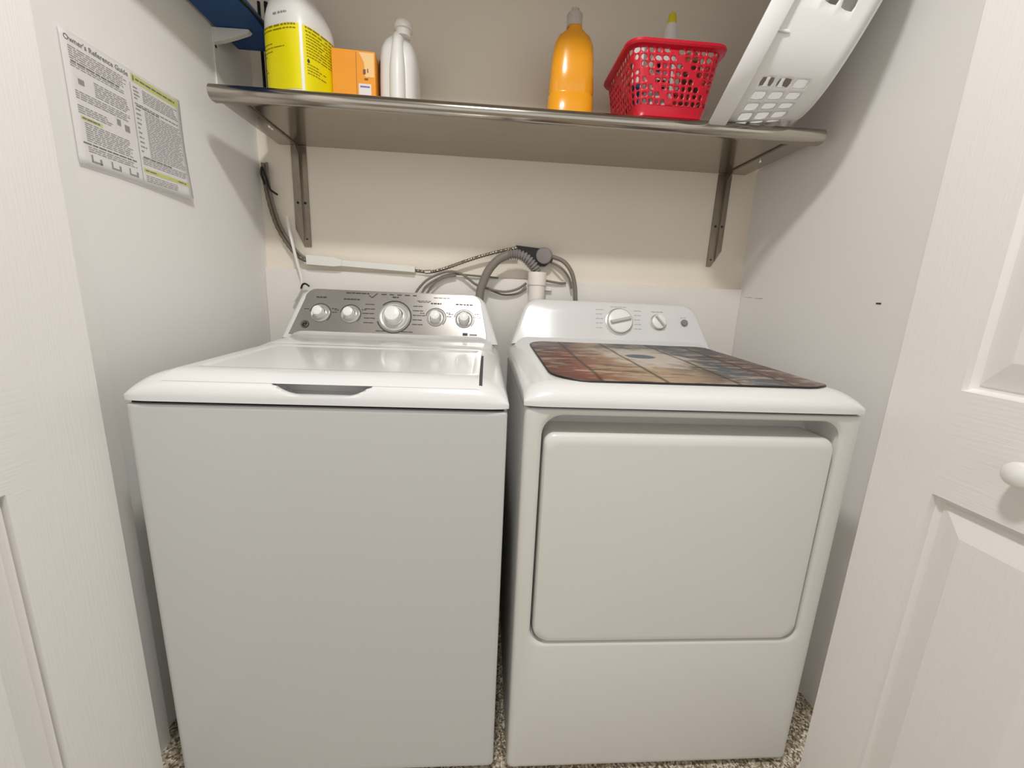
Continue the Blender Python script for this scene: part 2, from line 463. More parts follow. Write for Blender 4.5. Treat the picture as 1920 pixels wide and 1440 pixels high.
# ---- washer
WX0, WX1 = 0.0, 0.686
washer = thing('washing_machine', 'white top loading washing machine with silver five-knob control panel, beside the left wall', 'washer', (.343, .33, 0))
b = MB(); L_ = []
for y, ins in ((.66, 0), (.010, 0), (.004, .0015), (.001, .005), (0, .011)):
    L_.append([V(x, y, z) for x, z in rr(WX0 + ins, WX1 - ins, .03 + ins, .8905 - ins * .25, (.010, .010, .006, .006), 4)])
for f in (.985, .97, .6, .2):
    L_.append([V(.343 + (p_.x - .343) * f, 0, .46 + (p_.z - .46) * f) for p_ in L_[4]])
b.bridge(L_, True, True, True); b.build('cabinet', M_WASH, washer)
for x in (.05, .636):
    for y in (.06, .60):
        MB().lathe([(.024, 0), (.024, .012), (.012, .014), (.012, .034)], (x, y, 0), n=14).build('leveling_foot', M_BLACK, washer)
MB().box(WX0 + .008, WX1 - .008, .008, .65, .889, .899).build('seam_gap_fill', M_DARK, washer, 0)  # near-black box filling the gap between cabinet and cover

wprof = top_profile(.8965, .946, .957, .060, -.004, .66)
WP, wcum, wat = cover_fn(WX0 - .002, WX1 + .002, .8965, wprof, .075)
S_LID = s_of_y(wat, wcum, .016, .02)
S_BACK = s_of_y(wat, wcum, .395)
xs = sorted(set([WX0 - .002 + .075 * (1 - math.cos(PI * .5 * i / 10)) for i in range(11)] + [WX1 + .002 - .075 * (1 - math.cos(PI * .5 * i / 10)) for i in range(11)]
        + [.073 + .01 * i for i in range(55)] + [.6297, .6302, .6360, .6365]))
ss = sorted(set([wcum[-1] * (i / 46) for i in range(47)] + [.0085, .011] + [.013 + .0022 * i for i in range(18)] + [S_LID - .0006, S_LID + .0008, S_LID + .010, S_LID + .020, S_LID + .0295, S_LID + .0305]))
def pocket(x, s):
    if s < .016 or s > S_LID + .030: return 0.0
    t = min(1, (s - .016) / (S_LID - .016))
    xa, xb = .287 - .037 * t, .402 + .036 * t
    e = min(x - xa, xb - x)
    if e <= 0: return 0.0
    return -.034 * min(1, e / .016) * min(1, t * 1.25) ** .8
def groove(x, s):
    y = wat(s)[0]
    return -.022 if (.6301 < x < .6361 and .020 < y < .385) else 0.0
b = MB(); b.grid(lambda x, s: WP(x, s, pocket(x, s) + groove(x, s)), xs, ss)
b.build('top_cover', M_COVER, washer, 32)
MB().grid(lambda x, s: WP(x, s, -.010), [.6303, .6359], [S_LID + (S_BACK - S_LID) * i / 20 for i in range(21)]).build('lid_seal_gap_shade', M_SEAL, washer, 0)
MB().grid(lambda x, t: WP(x, S_LID - .0016 + .0026 * t, -.0008 - .0058 * t), [.253 + .0182 * i for i in range(11)], [0, 1]).build('lid_seal_gap_shade', M_DARK, washer, 0)  # dark strip painted in as the shade of the gap under the lid lip
# lid: thin plate over the cover, dished in the middle
lx0, lx1 = .062, .6298
def dish(x, y):
    e = min(x - (lx0 + .03), (lx1 - .012) - x, y - .07, .372 - y)
    return -.0075 * min(1, max(0, e / .012))
lxs = [lx0 + (lx1 - lx0) * i / 64 for i in range(65)]
S_FR = S_LID - .007
lss = [S_FR + (S_BACK - S_FR) * i / 56 for i in range(57)]
b = MB()
lid_off = lambda s: .0007 + .0019 * min(1, max(0, (s - S_FR) / .03))
b.grid(lambda x, s: WP(x, s, lid_off(s) + dish(x, wat(s)[0])), lxs, lss)
b.grid(lambda x, t: WP(x, S_FR, .0007 - .0003 * t), lxs, [0, 1]); b.grid(lambda x, t: WP(x, S_FR + (S_LID + .012 - S_FR) * t, .0004 - .003 * t), lxs, [0, 1])
b.grid(lambda x, t: WP(x, S_BACK, .0026 - .004 * t), lxs, [0, 1])
for xe in (lx0, lx1): b.grid(lambda s, t: WP(xe, s, lid_off(s) - (.02 if xe > .3 else .004) * t), lss, [0, 1])
bmesh.ops.remove_doubles(b.bm, verts=b.bm.verts, dist=1e-5)
b.build('lid', M_COVER, washer, 32)
con, w3, WH, wxc = console('console', washer, WX0 + .004, WX1 - .004, .573, .950, .6425, 1.106, .71, .052, .040, M_COVER)
# base flange of the console that runs forward to the lid
b = MB(); b.grid(lambda x, t: WP(x, s_of_y(wat, wcum, .40 + .185 * t), -.0005 + (.0065 * edge_fall(t, .4) + .012 * max(0, (t - .75) / .25) ** 2) * edge_fall(min(x - .012, .674 - x), .06)), [.012 + .662 * i / 40 for i in range(41)], [i / 14 for i in range(15)])
b.build('console_base', M_COVER, washer, 40)
def wpan(u, t, d=0.0): return w3((u - wxc, t), -d)
# silver control panel
def panel_outline(ins):
    pts = [(.027 + ins, .012 + ins), (.6430 - ins, .012 + ins), (.6425 - ins, .03)]
    for k in range(7):
        a = .5 * PI * k / 6; pts.append((.588 + (.034 - ins) * math.cos(a), .131 + (.034 - ins) * math.sin(a)))
    for k in range(7):
        a = .5 * PI + .5 * PI * k / 6; pts.append((.098 + (.034 - ins) * math.cos(a), .131 + (.034 - ins) * math.sin(a)))
    return pts
b = MB(); b.bridge([[wpan(u, t, -.001) for u, t in panel_outline(0)], [wpan(u, t, .0012) for u, t in panel_outline(0)], [wpan(u, t, .0018) for u, t in panel_outline(.001)]], True, False, True)
b.build('control_panel', M_PANEL, washer, 30)
n_w = (wpan(0, 0, 1) - wpan(0, 0, 0)).normalized()
def washer_knob(u, t, r, rd, h, big):
    c = wpan(u, t, .0018)
    kn = MB().lathe([(r * 1.0, .002), (r * 1.0, h * .55), (r * .93, h * .8), (r * .86, h * .96), (r * .74, h), (0.0005, h)], c, n_w, 32, True).build('knob', M_KNOB, washer, 40)
    MB().lathe([(rd, 0), (rd, .003), (rd * .9, .005), (rd * .80, .0035), (rd * .78, .0015), (r, .0015)], c, n_w, 40, False).build('dial_ring', M_RING, kn, 40)
    MB().lathe([(r * 1.12, .0015), (r * 1.12, .008), (r * 1.01, .010)], c, n_w, 32, False).build('chrome_skirt', M_CHROME, kn, 40)
    # dark arc around the knob
    q = MB(); a0, a1 = (-.25 * PI, .95 * PI) if not big else (-.9 * PI, .75 * PI)
    arc = []
    for i in range(25):
        a = a0 + (a1 - a0) * i / 24 + (PI * .0)
        arc.append((u + math.cos(a) * rd * 1.09, t + math.sin(a) * rd * 1.09, u + math.cos(a) * rd * 1.17, t + math.sin(a) * rd * 1.17))
    for p0, p1 in zip(arc, arc[1:]):
        q.poly([wpan(p0[0], p0[1], .0022), wpan(p0[2], p0[3], .0022), wpan(p1[2], p1[3], .0022), wpan(p1[0], p1[1], .0022)])
    q.build('dark_arc', M_INK, kn, 0)
for u, t in ((.116, .083), (.209, .083), (.478, .083), (.569, .081)):  # knob positions worked out from image pixels
    washer_knob(u, t, .0168, .0285, .030, False)
washer_knob(.346, .080, .0265, .0475, .038, True)
# printing on the panel
rc = []
for u, t, wd in ((.116, .137, .034), (.209, .134, .050), (.477, .131, .034), (.568, .131, .056), (.346, .147, .02)):
    rc += words(u - wd / 2, u + wd / 2, t - .0022, t + .0022, .007, .013, .0018)
for du, dt, wd in ((.034, .012, .016), (.036, .000, .018), (-.050, .008, .014)):
    for u in (.116, .209, .477, .568): rc += words(u + du, u + du + wd, .088 + dt - .0012, .088 + dt + .0012, .005, .008, .0015)
for i in range(5):
    tt = .118 - i * .0155
    rc += words(.252, .252 + .030 + .004 * (i % 2), tt, tt + .0026, .010, .020, .0016)
    rc += words(.404, .404 + .030 + .005 * (i % 3), tt, tt + .0026, .010, .020, .0016)
rc += words(.292, .322, .030, .0326, .01, .02, .0016) + words(.372, .408, .030, .0326, .01, .02, .0016)
rc += words(.190, .262, .1535, .1575, .010, .018, .002) + words(.300, .424, .1535, .1570, .012, .018, .010) + words(.468, .520, .150, .152, .01, .02, .002) + words(.415, .460, .137, .139, .008, .014, .002) + words(.420, .455, .133, .135, .008, .014, .002)
rc += [(.566, .582, .0255, .0345)]
small_print(quads(rc, lambda u, t: wpan(u, t, .0022)).build('panel_print', M_INK, washer, 0))
small_print(quads([(.588, .612, .026, .032)], lambda u, t: wpan(u, t, .0022)).build('panel_print', M_INKGREY, washer, 0))
q = MB()
for p0, p1 in (((.262, .150), (.272, .142)), ((.272, .142), (.288, .158))):
    d = Vector((p1[0] - p0[0], p1[1] - p0[1])).normalized() * .0014; nn = (-d.y, d.x)
    q.poly([wpan(p0[0] + nn[0], p0[1] + nn[1], .0022), wpan(p0[0] - nn[0], p0[1] - nn[1], .0022), wpan(p1[0] - nn[0], p1[1] - nn[1], .0022), wpan(p1[0] + nn[0], p1[1] + nn[1], .0022)])
q.build('check_mark', M_INK, washer, 0)
# round emblem
ec = wpan(.073, .045, .0018)
em = MB().lathe([(.0125, 0), (.0125, .0015), (.0115, .002), (.0005, .002)], ec, n_w, 28, False).build('emblem', M_DARK, washer, 40)
q = MB()
for rad_, a0, a1 in ((.0108, 0, 2 * PI), (.0055, .3, 3.6), (.0045, 3.4, 6.6)):
    off = (0, 0) if rad_ > .01 else ((-.0025, .001) if a0 < 1 else (.003, -.001))
    seg = [a0 + (a1 - a0) * i / 20 for i in range(21)]
    for a, c in zip(seg, seg[1:]):
        q.poly([wpan(.073 + off[0] + math.cos(t_) * r_, .045 + off[1] + math.sin(t_) * r_, .0042) for t_, r_ in ((a, rad_), (a, rad_ - .0012), (c, rad_ - .0012), (c, rad_))])
q.build('emblem_lines', M_INKGREY, em, 0)

# ---- dryer
DX0, DX1 = .718, 1.409
dryer = thing('dryer', 'white front loading dryer with a large square door, beside the right wall', 'dryer', (1.061, .33, 0))
DY = .005
rec = (.754, 1.368, .364, .885)
b = MB(); L_ = []
RR = lambda i, r=(.010, .010, .006, .006): rr(DX0 + i, DX1 - i, .014 + i, .899 - i * .25, r, 7)
for y, ins in ((.66, 0), (DY + .014, 0), (DY + .006, .0015), (DY + .0015, .006), (DY, .014)):
    L_.append([V(x, y, z) for x, z in RR(ins)])
for y, ins in ((DY, -.008), (DY + .0015, -.003), (DY + .005, 0), (DY + .06, .002), (DY + .081, .010), (DY + .085, .022)):
    L_.append([V(x, y, z) for x, z in rr(rec[0] + ins, rec[1] - ins, rec[2] + ins, rec[3] - ins, (.034, .034, .040, .040), 7)])
b.bridge(L_, True, True, True); b.build('cabinet', M_DRY, dryer, 40)
for x in (DX0 + .05, DX1 - .05):
    for y in (.06, .60):
        MB().lathe([(.024, 0), (.024, .010), (.012, .012), (.012, .026)], (x, y, 0), n=14).build('leveling_foot', M_BLACK, dryer)
# door slab, slightly bowed
b = MB(); L_ = []
dd = (.7600, 1.3615, .3700, .8475)
def bow(x, z):
    u = (x - dd[0]) / (dd[1] - dd[0]) * 2 - 1; v = (z - dd[2]) / (dd[3] - dd[2]) * 2 - 1
    return -.007 * (1 - u * u) * (.6 - .4 * v)
for ins, y in ((0, .084), (0, .012), (.001, .006), (.004, .0015), (.012, 0)):
    L_.append([V(x, DY + y + (bow(x, z) if y < .07 else 0), z - (.007 * (1 - ((x - 1.06) / .3) ** 2) if z < .5 else 0)) for x, z in rr(dd[0] + ins, dd[1] - ins, dd[2] + ins, dd[3] - ins * 1.6, (.032, .032, .022, .022), 7)])
for f in (.985, .95, .8, .55, .3, .1):
    cx, cz = 1.06, .61
    L_.append([V(cx + (p_.x - cx) * f, DY + bow(cx + (p_.x - cx) * f, cz + (p_.z - cz) * f), cz + (p_.z - cz) * f) for p_ in L_[4]])
b.bridge(L_, True, True, True); b.build('door', M_DRY, dryer, 40)
MB().box(DX0 + .008, DX1 - .008, DY + .010, .65, .896, .905).build('seam_gap_fill', M_DARK, dryer, 0)  # near-black filler in the seam below the dryer top
dprof = top_profile(.9035, .947, .965, .058, DY - .006, .66)
DP, dcum, dat = cover_fn(DX0 - .002, DX1 + .002, .9035, dprof, .062)
dxs = sorted(set([DX0 - .002 + .062 * (1 - math.cos(PI * .5 * i / 10)) for i in range(11)] + [DX1 + .002 - .062 * (1 - math.cos(PI * .5 * i / 10)) for i in range(11)] + [.79 + .03 * i for i in range(19)]))
dss = sorted(set([dcum[-1] * (i / 40) for i in range(41)] + [.004 * i for i in range(26)]))
b = MB(); b.grid(lambda x, s: DP(x, s), dxs, dss); b.build('top_cover', M_COVER, dryer, 40)
con, d3, DH, dxc = console('console', dryer, DX0 + .006, DX1 - .006, .592, .955, .655, 1.102, .71, .050, .040, M_COVER)
# sweep that carries the console down into the top
b = MB(); b.grid(lambda x, t: DP(x, s_of_y(dat, dcum, .520 + .082 * t), -.0005 + .014 * t ** 2.4 * edge_fall(min(x - DX0 - .010, DX1 - .010 - x), .05)), [DX0 + .010 + (DX1 - DX0 - .020) * i / 40 for i in range(41)], [i / 14 for i in range(15)])
b.build('console_base', M_COVER, dryer, 40)
n_d = (d3((0, 0), -1) - d3((0, 0), 0)).normalized()
def dpan(u, t, d=0.0): return d3((u - dxc, t), -d)
def dryer_knob(u, t, r, h, grip, ang):
    c = dpan(u, t, 0)
    kn = MB().lathe([(r, .001), (r * .98, h * .55), (r * .90, h * .62), (.0005, h * .62)], c, n_d, 36, False).build('knob', M_KNOB, dryer, 40)
    MB().lathe([(r * 1.16, 0), (r * 1.16, .002), (r * 1.06, .0035), (r, .002)], c, n_d, 36, False).build('dial_ring', M_RING, kn, 40)
    a = math.radians(ang); du, dt = math.cos(a), math.sin(a)
    q = MB(); lo = []
    for hh, wd, ln in ((h * .60, .15, .86), (h * .9, .13, .84), (h, .09, .80)):
        lo.append([dpan(u + r * (ln * sx * du - wd * sy * dt), t + r * (ln * sx * dt + wd * sy * du), hh) for sx, sy in ((-1, -1), (1, -1), (1, 1), (-1, 1))])
    q.bridge(lo, True, True, True); q.build('grip', grip, kn, 30)
M_GRIP = mat('grip_grey', (196, 194, 191), .35)
dryer_knob(1.088, .088, .041, .024, M_GRIP, 14)
dryer_knob(1.223, .091, .0245, .022, M_GRIP, -52)
MB().lathe([(.0115, 0), (.0115, .005), (.010, .007), (.0005, .007)], dpan(1.314, .092, 0), n_d, 24, False).build('start_button', M_GREYPL, dryer, 40)
rc = []
for i in range(5):
    tt = .128 - i * .016
    rc += words(1.008, 1.034, tt, tt + .0014, .008, .014, .002)
    rc += words(1.140, 1.164, tt, tt + .0014, .008, .014, .002)
rc += words(1.20, 1.245, .127, .129, .008, .014, .002) + words(1.302, 1.326, .110, .1115, .006, .01, .002) + words(1.06, 1.115, .139, .1405, .008, .014, .002)
small_print(quads(rc, lambda u, t: dpan(u, t, .0006)).build('panel_print', M_INKGREY, dryer, 0))

# ---- printed mat on the dryer
mx0, mx1, my0, my1 = .776, 1.384, .038, .578
def dz(x, y):
    s = s_of_y(dat, dcum, max(y, .03), .02); return DP(x, s).z
b = MB(); loops = []
def mloop(ins, dzv): return [V(x, y, dz(x, y) + dzv) for x, y in rr(mx0 + ins, mx1 - ins, my0 + ins, my1 - ins, max(.075 - ins, .004), 6)]
loops = [mloop(.001, .0006), mloop(0, .0024), mloop(.0015, .0042)]
for i in range(1, 14): loops.append(mloop(.0015 + .02 * i, .0042))
b.bridge(loops, True, False, True)
mt = b.build('dryer_mat', M_MAT, None, 40, loc=(mx0, my0, .95))
tag(mt, 'thin mat printed with rustic painted planks and a pale flower, lying on the dryer', 'mat')
q = MB(); q.bridge([mloop(.0015, .0043), mloop(-.0006, .0026), mloop(0, .0006)], True, False, False)
q.build('black_binding', M_BLACK, mt, 40)

# ------------------------------------------------------------------ wall shelf
SX0, SX1, SY, ST = -.062, 1.552, .440, 1.590
shelf = thing('wall_shelf', 'long stainless steel wall shelf with rolled front edge above the machines', 'shelf', (.73, .66, ST))
prof = [(YB - .001, ST)]
prof += [(SY + .016, ST)]
for k in range(1, 13):
    a = PI * .5 + PI * 1.0 * k / 12
    prof.append((SY + .016 + .0185 * math.cos(a), ST - .0185 + .0185 * math.sin(a)))
prof += [(SY + .030, ST - .037), (SY + .034, ST - .032), (SY + .036, ST - .026), (YB - .001, ST - .026)]
b = MB(); b.bridge([[V(SX0, y, z) for y, z in prof], [V(SX1, y, z) for y, z in prof]], True, True, True)
b.build('shelf_board', M_STEEL, shelf, 40)
def bracket(xc, side):
    """angle bracket: leg on the wall with a sloping end, arm under the board, folded rib"""
    w2 = .0245
    b = MB()
    legp = [(-w2, 1.562), (w2, 1.562), (w2, 1.243), (w2 * .1 if side < 0 else w2 * .35, 1.243), (-w2, 1.30)]
    if side > 0: legp = [(-x, z) for x, z in reversed(legp)]; legp = [(x, z) for x, z in legp]
    b.bridge([[V(xc + x, YB - .0005, z) for x, z in legp], [V(xc + x, YB - .0045, z) for x, z in legp]], True, True, True)
    b.box(xc - .004, xc + .004, SY + .05, YB - .004, ST - .0300, ST - .0265)
    br = b.build('bracket', M_STEELDARK, shelf, 0)
    r_ = MB(); xr = xc + .003
    rp = [(YB - .0045, 1.262), (YB - .012, 1.275), (YB - .018, 1.535), (YB - .045, ST - .033), (YB - .045, ST - .0300), (YB - .0045, ST - .0300)]
    r_.bridge([[V(xr - .0015, y, z) for y, z in rp], [V(xr + .0015, y, z) for y, z in rp]], True, True, True)
    r_.build('rib', M_STEELDARK, br, 0)
    for dx in (-.0115, .0125):
        MB().lathe([(.0042, 0), (.0042, .0012), (.0022, .0022), (.0003, .0022)], (xc + dx, YB - .0045, 1.385), (0, -1, 0), 12, False).build('screw', M_BLACKMETAL, br, 40)
    MB().lathe([(.003, 0), (.003, .001), (.0003, .0018)], (xc + .012 * (-side), YB - .0045, 1.268), (0, -1, 0), 12, False).build('screw', M_BLACKMETAL, br, 40)
bracket(.000, -1); bracket(1.478, 1)
for x, y in ((-.011, .635), (-.011, .650), (1.505, .646)):
    MB().lathe([(.005, 0), (.005, .003), (.003, .006), (.0004, .006)], (x, y, ST - .026), (0, 0, -1), 12, False).build('bolt', M_CHROME, shelf, 40)

# ------------------------------------------------------------------ things on the shelf
Z0 = ST
ZI = 1.606        # old shelf height, held so things further back keep image positions; bodies stretched down
# -- blue board on a white bracket, upper left
bd = thing('ironing_board', 'blue covered narrow board with black edging lying across the white wall bracket', 'board', (-.05, .5, 1.79))
pts = [(-.124, .06), (-.032, .06), (-.030, .23), (-.014, .41), (.004, .475), (.011, .52), (.011, .60), (.010, .655), (-.030, .716), (-.124, .716)]
def ins_poly(pts, d):
    cx = sum(p_[0] for p_ in pts) / len(pts); cy = sum(p_[1] for p_ in pts) / len(pts)
    return [(x + (cx - x) * d * 6, y + (cy - y) * d * 3) for x, y in pts]
lo = []
for d, z in ((.006, 1.790), (.001, 1.794), (0, 1.806), (.004, 1.812)):
    lo.append([V(x, y, z) for x, y in ins_poly(pts, d)])
MB().bridge(lo, True, True, True).build('cover', M_BLUE, bd, 30)
MB().tube(spline([V(-.029, .07, 1.797), V(-.027, .23, 1.797), V(-.011, .41, 1.797), V(.007, .476, 1.797), V(.0135, .522, 1.797), V(.0135, .58, 1.797), V(.014, .655, 1.797), V(-.028, .719, 1.797)], 8), .0045, 8).build('edging_cord', M_BLACK, bd)
MB().box(-.060, -.036, .742, .747, Z0, 1.80, .001, 1).build('leg_panel', M_BLACKMETAL, bd, 0)
for x, y, r_ in ((-.064, .735, .0045), (-.043, .735, .006)):
    MB().tube([V(x, y, Z0), V(x, y, 1.75), V(x, y, 1.93)], r_, 10).build('leg', M_BLACKMETAL, bd)
MB().tube(spline([V(.013, .62, 1.80), V(.014, .645, 1.76), V(.012, .66, 1.70), V(.012, .66, 1.64), V(.014, .66, Z0 + .004)], 6), .004, 8).build('hanging_cord', M_BLACK, bd)
MB().tube([V(-.043, .735, 1.885), V(-.012, .73, 1.895)], .003, 8).build('hook', M_BLACKMETAL, bd)

wb = thing('support_bracket', 'small white metal shelf bracket on the left wall holding up the blue board', 'bracket', (XL, .61, 1.70))
MB().box(XL, XL + .004, .600, .618, 1.615, 1.788, .001, 1).build('upright', M_WHITEPL, wb)
b = MB()
ap = [(XL + .003, 1.788), (XL + .003, 1.752), (-.105, 1.757), (-.070, 1.768), (-.036, 1.780), (-.030, 1.786), (-.034, 1.789)]
b.bridge([[V(x, .602, z) for x, z in ap], [V(x, .616, z) for x, z in ap]], True, True, True); b.build('arm', M_WHITEPL, wb, 0)
MB().lathe([(.004, 0), (.004, .001), (.0004, .002)], (XL + .004, .609, 1.745), (1, 0, 0), 10, False).build('screw', M_BLACKMETAL, wb)

# -- big white tub with yellow label
tub = thing('detergent_jug', 'large white plastic jug with a wrapped yellow label at the left end of the shelf', 'jug', (.108, .60, Z0))
ZT = 1.589  # jug pushed toward the camera and shrunk, keeping its image position
TC = V(.105, .600, 0); TA, TBm = .0765, .0755
def tub_pt(ang, z, off=0.0, rot=math.radians(-24)):
    # body: rounded square, turned; shoulder shrinks towards the neck
    zz = z - ZT
    if zz < .0: k = 1 - .05 * (max(0, -zz - .003) / .008) ** 2
    elif zz < .196: k = 1.0
    else:
        t = min(1, (zz - .196) / .120); k = 1 - .70 * (1 - math.cos(.5 * PI * t)) ** .9 if t < 1 else .30
    n_ = 3.2 - .9 * min(1, max(0, (zz - .18) / .14))
    c, s_ = math.cos(ang), math.sin(ang)
    x = math.copysign(abs(c) ** (2 / n_), c) * (TA * k + off); y = math.copysign(abs(s_) ** (2 / n_), s_) * (TBm * k + off)
    sh = -.022 * (1 - k) / .70
    return V(TC.x + sh + x * math.cos(rot) - y * math.sin(rot), TC.y + x * math.sin(rot) + y * math.cos(rot), z)
angs = [2 * PI * i / 64 for i in range(64)]
b = MB(); zsq = [-.011, -.008, -.003, 0, .05, .10, .15, .19] + [.196 + .012 * i for i in range(1, 11)]
b.bridge([[tub_pt(a, ZT + z) for a in angs] for z in zsq], True, True, True); b.build('body', M_HDPE, tub, 50)
top = V(TC.x - .022, TC.y, 0)
MB().lathe([(.030, ZT + .30), (.030, ZT + .335), (.034, ZT + .336), (.034, ZT + .375), (.031, ZT + .379), (.001, ZT + .379)], top, n=28).build('cap', M_WHITEPL, tub, 40)
def label_patch(a0, a1, z0, z1, name, m, off=.0008):
    q = MB(); q.grid(lambda a, z: tub_pt(a, z, off), [a0 + (a1 - a0) * i / 24 for i in range(25)], [z0 + (z1 - z0) * i / 6 for i in range(7)])
    return q.build(name, m, tub, 40)
A1, A2 = math.radians(-168), math.radians(-47); A3, A4 = math.radians(-39), math.radians(40)
label_patch(A1, A2, ZT + .030, ZT + .181, 'label', M_LABELY); label_patch(A3, A4, ZT + .024, ZT + .181, 'label', M_LABELY)
rects = []
for (a0, a1) in ((A1 + .55, A2 - .12), (A3 + .12, A4 - .2)):
    wv = a1 - a0
    for zz, f0, f1, hh in ((.176, 0, 1, .004), (.168, 0, 1, .003)): rects += words(a0 + wv * f0, a0 + wv * f1, ZT + zz, ZT + zz + hh, .06, .2, .03)
for zz, f1 in ((.138, .5), (.129, .68), (.120, .5), (.111, .3), (.082, .22), (.075, .32)):
    rects += words(A1 + .6, A1 + .6 + (A2 - A1 - .8) * f1, ZT + zz, ZT + zz + .0022, .06, .14, .02)
for i in range(8):
    rects += words(A3 + .14, A4 - .35 - .05 * (i % 3), ZT + .160 - i * .007, ZT + .1625 - i * .007, .05, .12, .02)
for i in range(4): rects += words(A3 + .14, A3 + .6 + .1 * (i % 2), ZT + .092 - i * .007, ZT + .0945 - i * .007, .05, .12, .02)
small_print(quads(rects, lambda a, z: tub_pt(a, z, .0013)).build('label_print', M_LABELINK, tub, 0))
q = MB(); ring = [(A3 + .20 + .055 * math.cos(2 * PI * i / 16), ZT + .101 + .0048 * math.sin(2 * PI * i / 16)) for i in range(16)]
q.poly([tub_pt(a, z, .0015) for a, z in ring]); q.build('label_print', M_INK, tub, 0)
small_print(quads(words(-1.62, -1.28, ZT + .205, ZT + .209, .03, .07, .02), lambda a, z: tub_pt(a, z, .0012)).build('embossed_print', M_INKGREY, tub, 0))

# -- orange carton
ox = thing('cardboard_box', 'small orange cardboard box between the yellow labelled jug and the white jug', 'box', (.2455, .64, Z0))
def oxp(u, v, w_=0.0):   # u across the front, v up, w_ depth
    a = math.radians(3); return V(.190 + u * math.cos(a) - w_ * math.sin(a), .588 + u * math.sin(a) + w_ * math.cos(a), ZI + v)
W_, H_, D_ = .118, .150, .085
b = MB(); b.box(0, W_, 0, D_, Z0 - ZI, H_, .0015, 1)
for v in b.bm.verts: v.co = oxp(v.co.x, v.co.z, v.co.y)
b.build('carton', M_ORANGEBOX, ox, 0)
quads([(.066, .067, 0.004, H_ - .004)], lambda u, v: oxp(u, v, -.0007)).build('carton_flap', M_BROWNPRINT, ox, 0)
b = MB(); b.poly([oxp(.090, .085, -.0008), oxp(.115, .085, -.0008), oxp(.115, .145, -.0008), oxp(.074, .145, -.0008), oxp(.088, .12, -.0008)]); b.build('carton_marks', M_PALEORANGE, ox, 0)  # pale orange area at the upper right of the front face
quads([(.072, .106, .034, .068)], lambda u, v: oxp(u, v, -.0008)).build('barcode_label', M_PAPER, ox, 0)
quads([(.076, .102, .0585, .0625)], lambda u, v: oxp(u, v, -.0012)).build('barcode_print', M_VIOLET, ox, 0)
small_print(quads([(.085, .092, .092, .104), (.096, .099, .096, .106), (.088, .098, .078, .082)], lambda u, v: oxp(u, v, -.0012)).build('carton_marks', M_BROWNPRINT, ox, 0))

# -- white jug seen handle-on
wj = thing('plastic_jug', 'white plastic jug standing handle towards the front, right of the orange box', 'jug', (.371, .66, Z0))
b = MB(); c0 = V(.364, .672, 0)
lo = []
for z, k, n_ in ((-.028, .95, 4), (-.024, 1, 4), (0, 1, 4), (.09, 1, 4), (.15, .99, 3.6), (.175, .94, 3.2), (.195, .80, 2.8), (.208, .58, 2.4), (.214, .40, 2)):
    lo.append([V(c0.x + x, c0.y + y + (1 - k) * -.03, ZI + z) for x, y in superell(.053 * k, .072 * k, n_, 40)])
b.bridge(lo, True, True, True); b.build('body', M_HDPE, wj, 50)
MB().tube(spline([V(.3715, .640, ZI + .206), V(.370, .612, ZI + .196), V(.370, .596, ZI + .165), V(.370, .590, ZI + .11), V(.370, .590, ZI + .05), V(.370, .592, ZI - .026)], 8), .018, 14, True, lambda t: .021 - .006 * math.sin(PI * min(1, t * 1.6)) ** 2 + .004 * max(0, t - .5)).build('handle', M_HDPE, wj)
MB().lathe([(.020, ZI + .20), (.022, ZI + .214), (.0265, ZI + .216), (.0265, ZI + .228), (.023, ZI + .234), (.001, ZI + .236)], (.384, .612, 0), n=28).build('cap', M_WHITEPL, wj, 40)
q = MB(); q.grid(lambda y, z: V(.364 - .0535, y, ZI + z), [.63, .70], [.02, .15]); q.build('side_label', M_BLUEPRINT, wj, 0)

# -- orange bottle
ob = thing('orange_bottle', 'orange plastic bottle with pale cap standing alone mid-shelf, left of the red basket', 'bottle', (.872, .62, Z0))
b = MB(); lo = []
for z, a_, bb_ in ((-.028, .066, .036), (-.024, .070, .039), (.03, .0695, .040), (.082, .0675, .039), (.0865, .0645, .0365), (.0905, .0645, .0365), (.096, .0665, .0385), (.15, .0630, .036), (.19, .0605, .034), (.220, .0565, .031), (.240, .046, .027), (.252, .029, .022), (.260, .0205, .0205), (.268, .0205, .0205)):
    lo.append([V(.872 + x, .622 + y, ZI + z) for x, y in superell(a_, bb_, 2.5, 44)])
b.bridge(lo, True, True, True); b.build('body', M_ORANGEB, ob, 50)
MB().lathe([(.0225, ZI + .264), (.0225, ZI + .296), (.020, ZI + .300), (.012, ZI + .301), (.0115, ZI + .312), (.001, ZI + .313)], (.870, .622, 0), n=28).build('cap', M_CAPCLEAR, ob, 40)
q = MB(); q.grid(lambda t, z: V(.872 - .0672 * math.cos(t) ** .8 - .0006, .622 - .039 * math.sin(t), ZI + z), [-.9 + .22 * i for i in range(7)], [.03, .07]); q.build('side_label', M_BLUEPRINT, ob, 40)

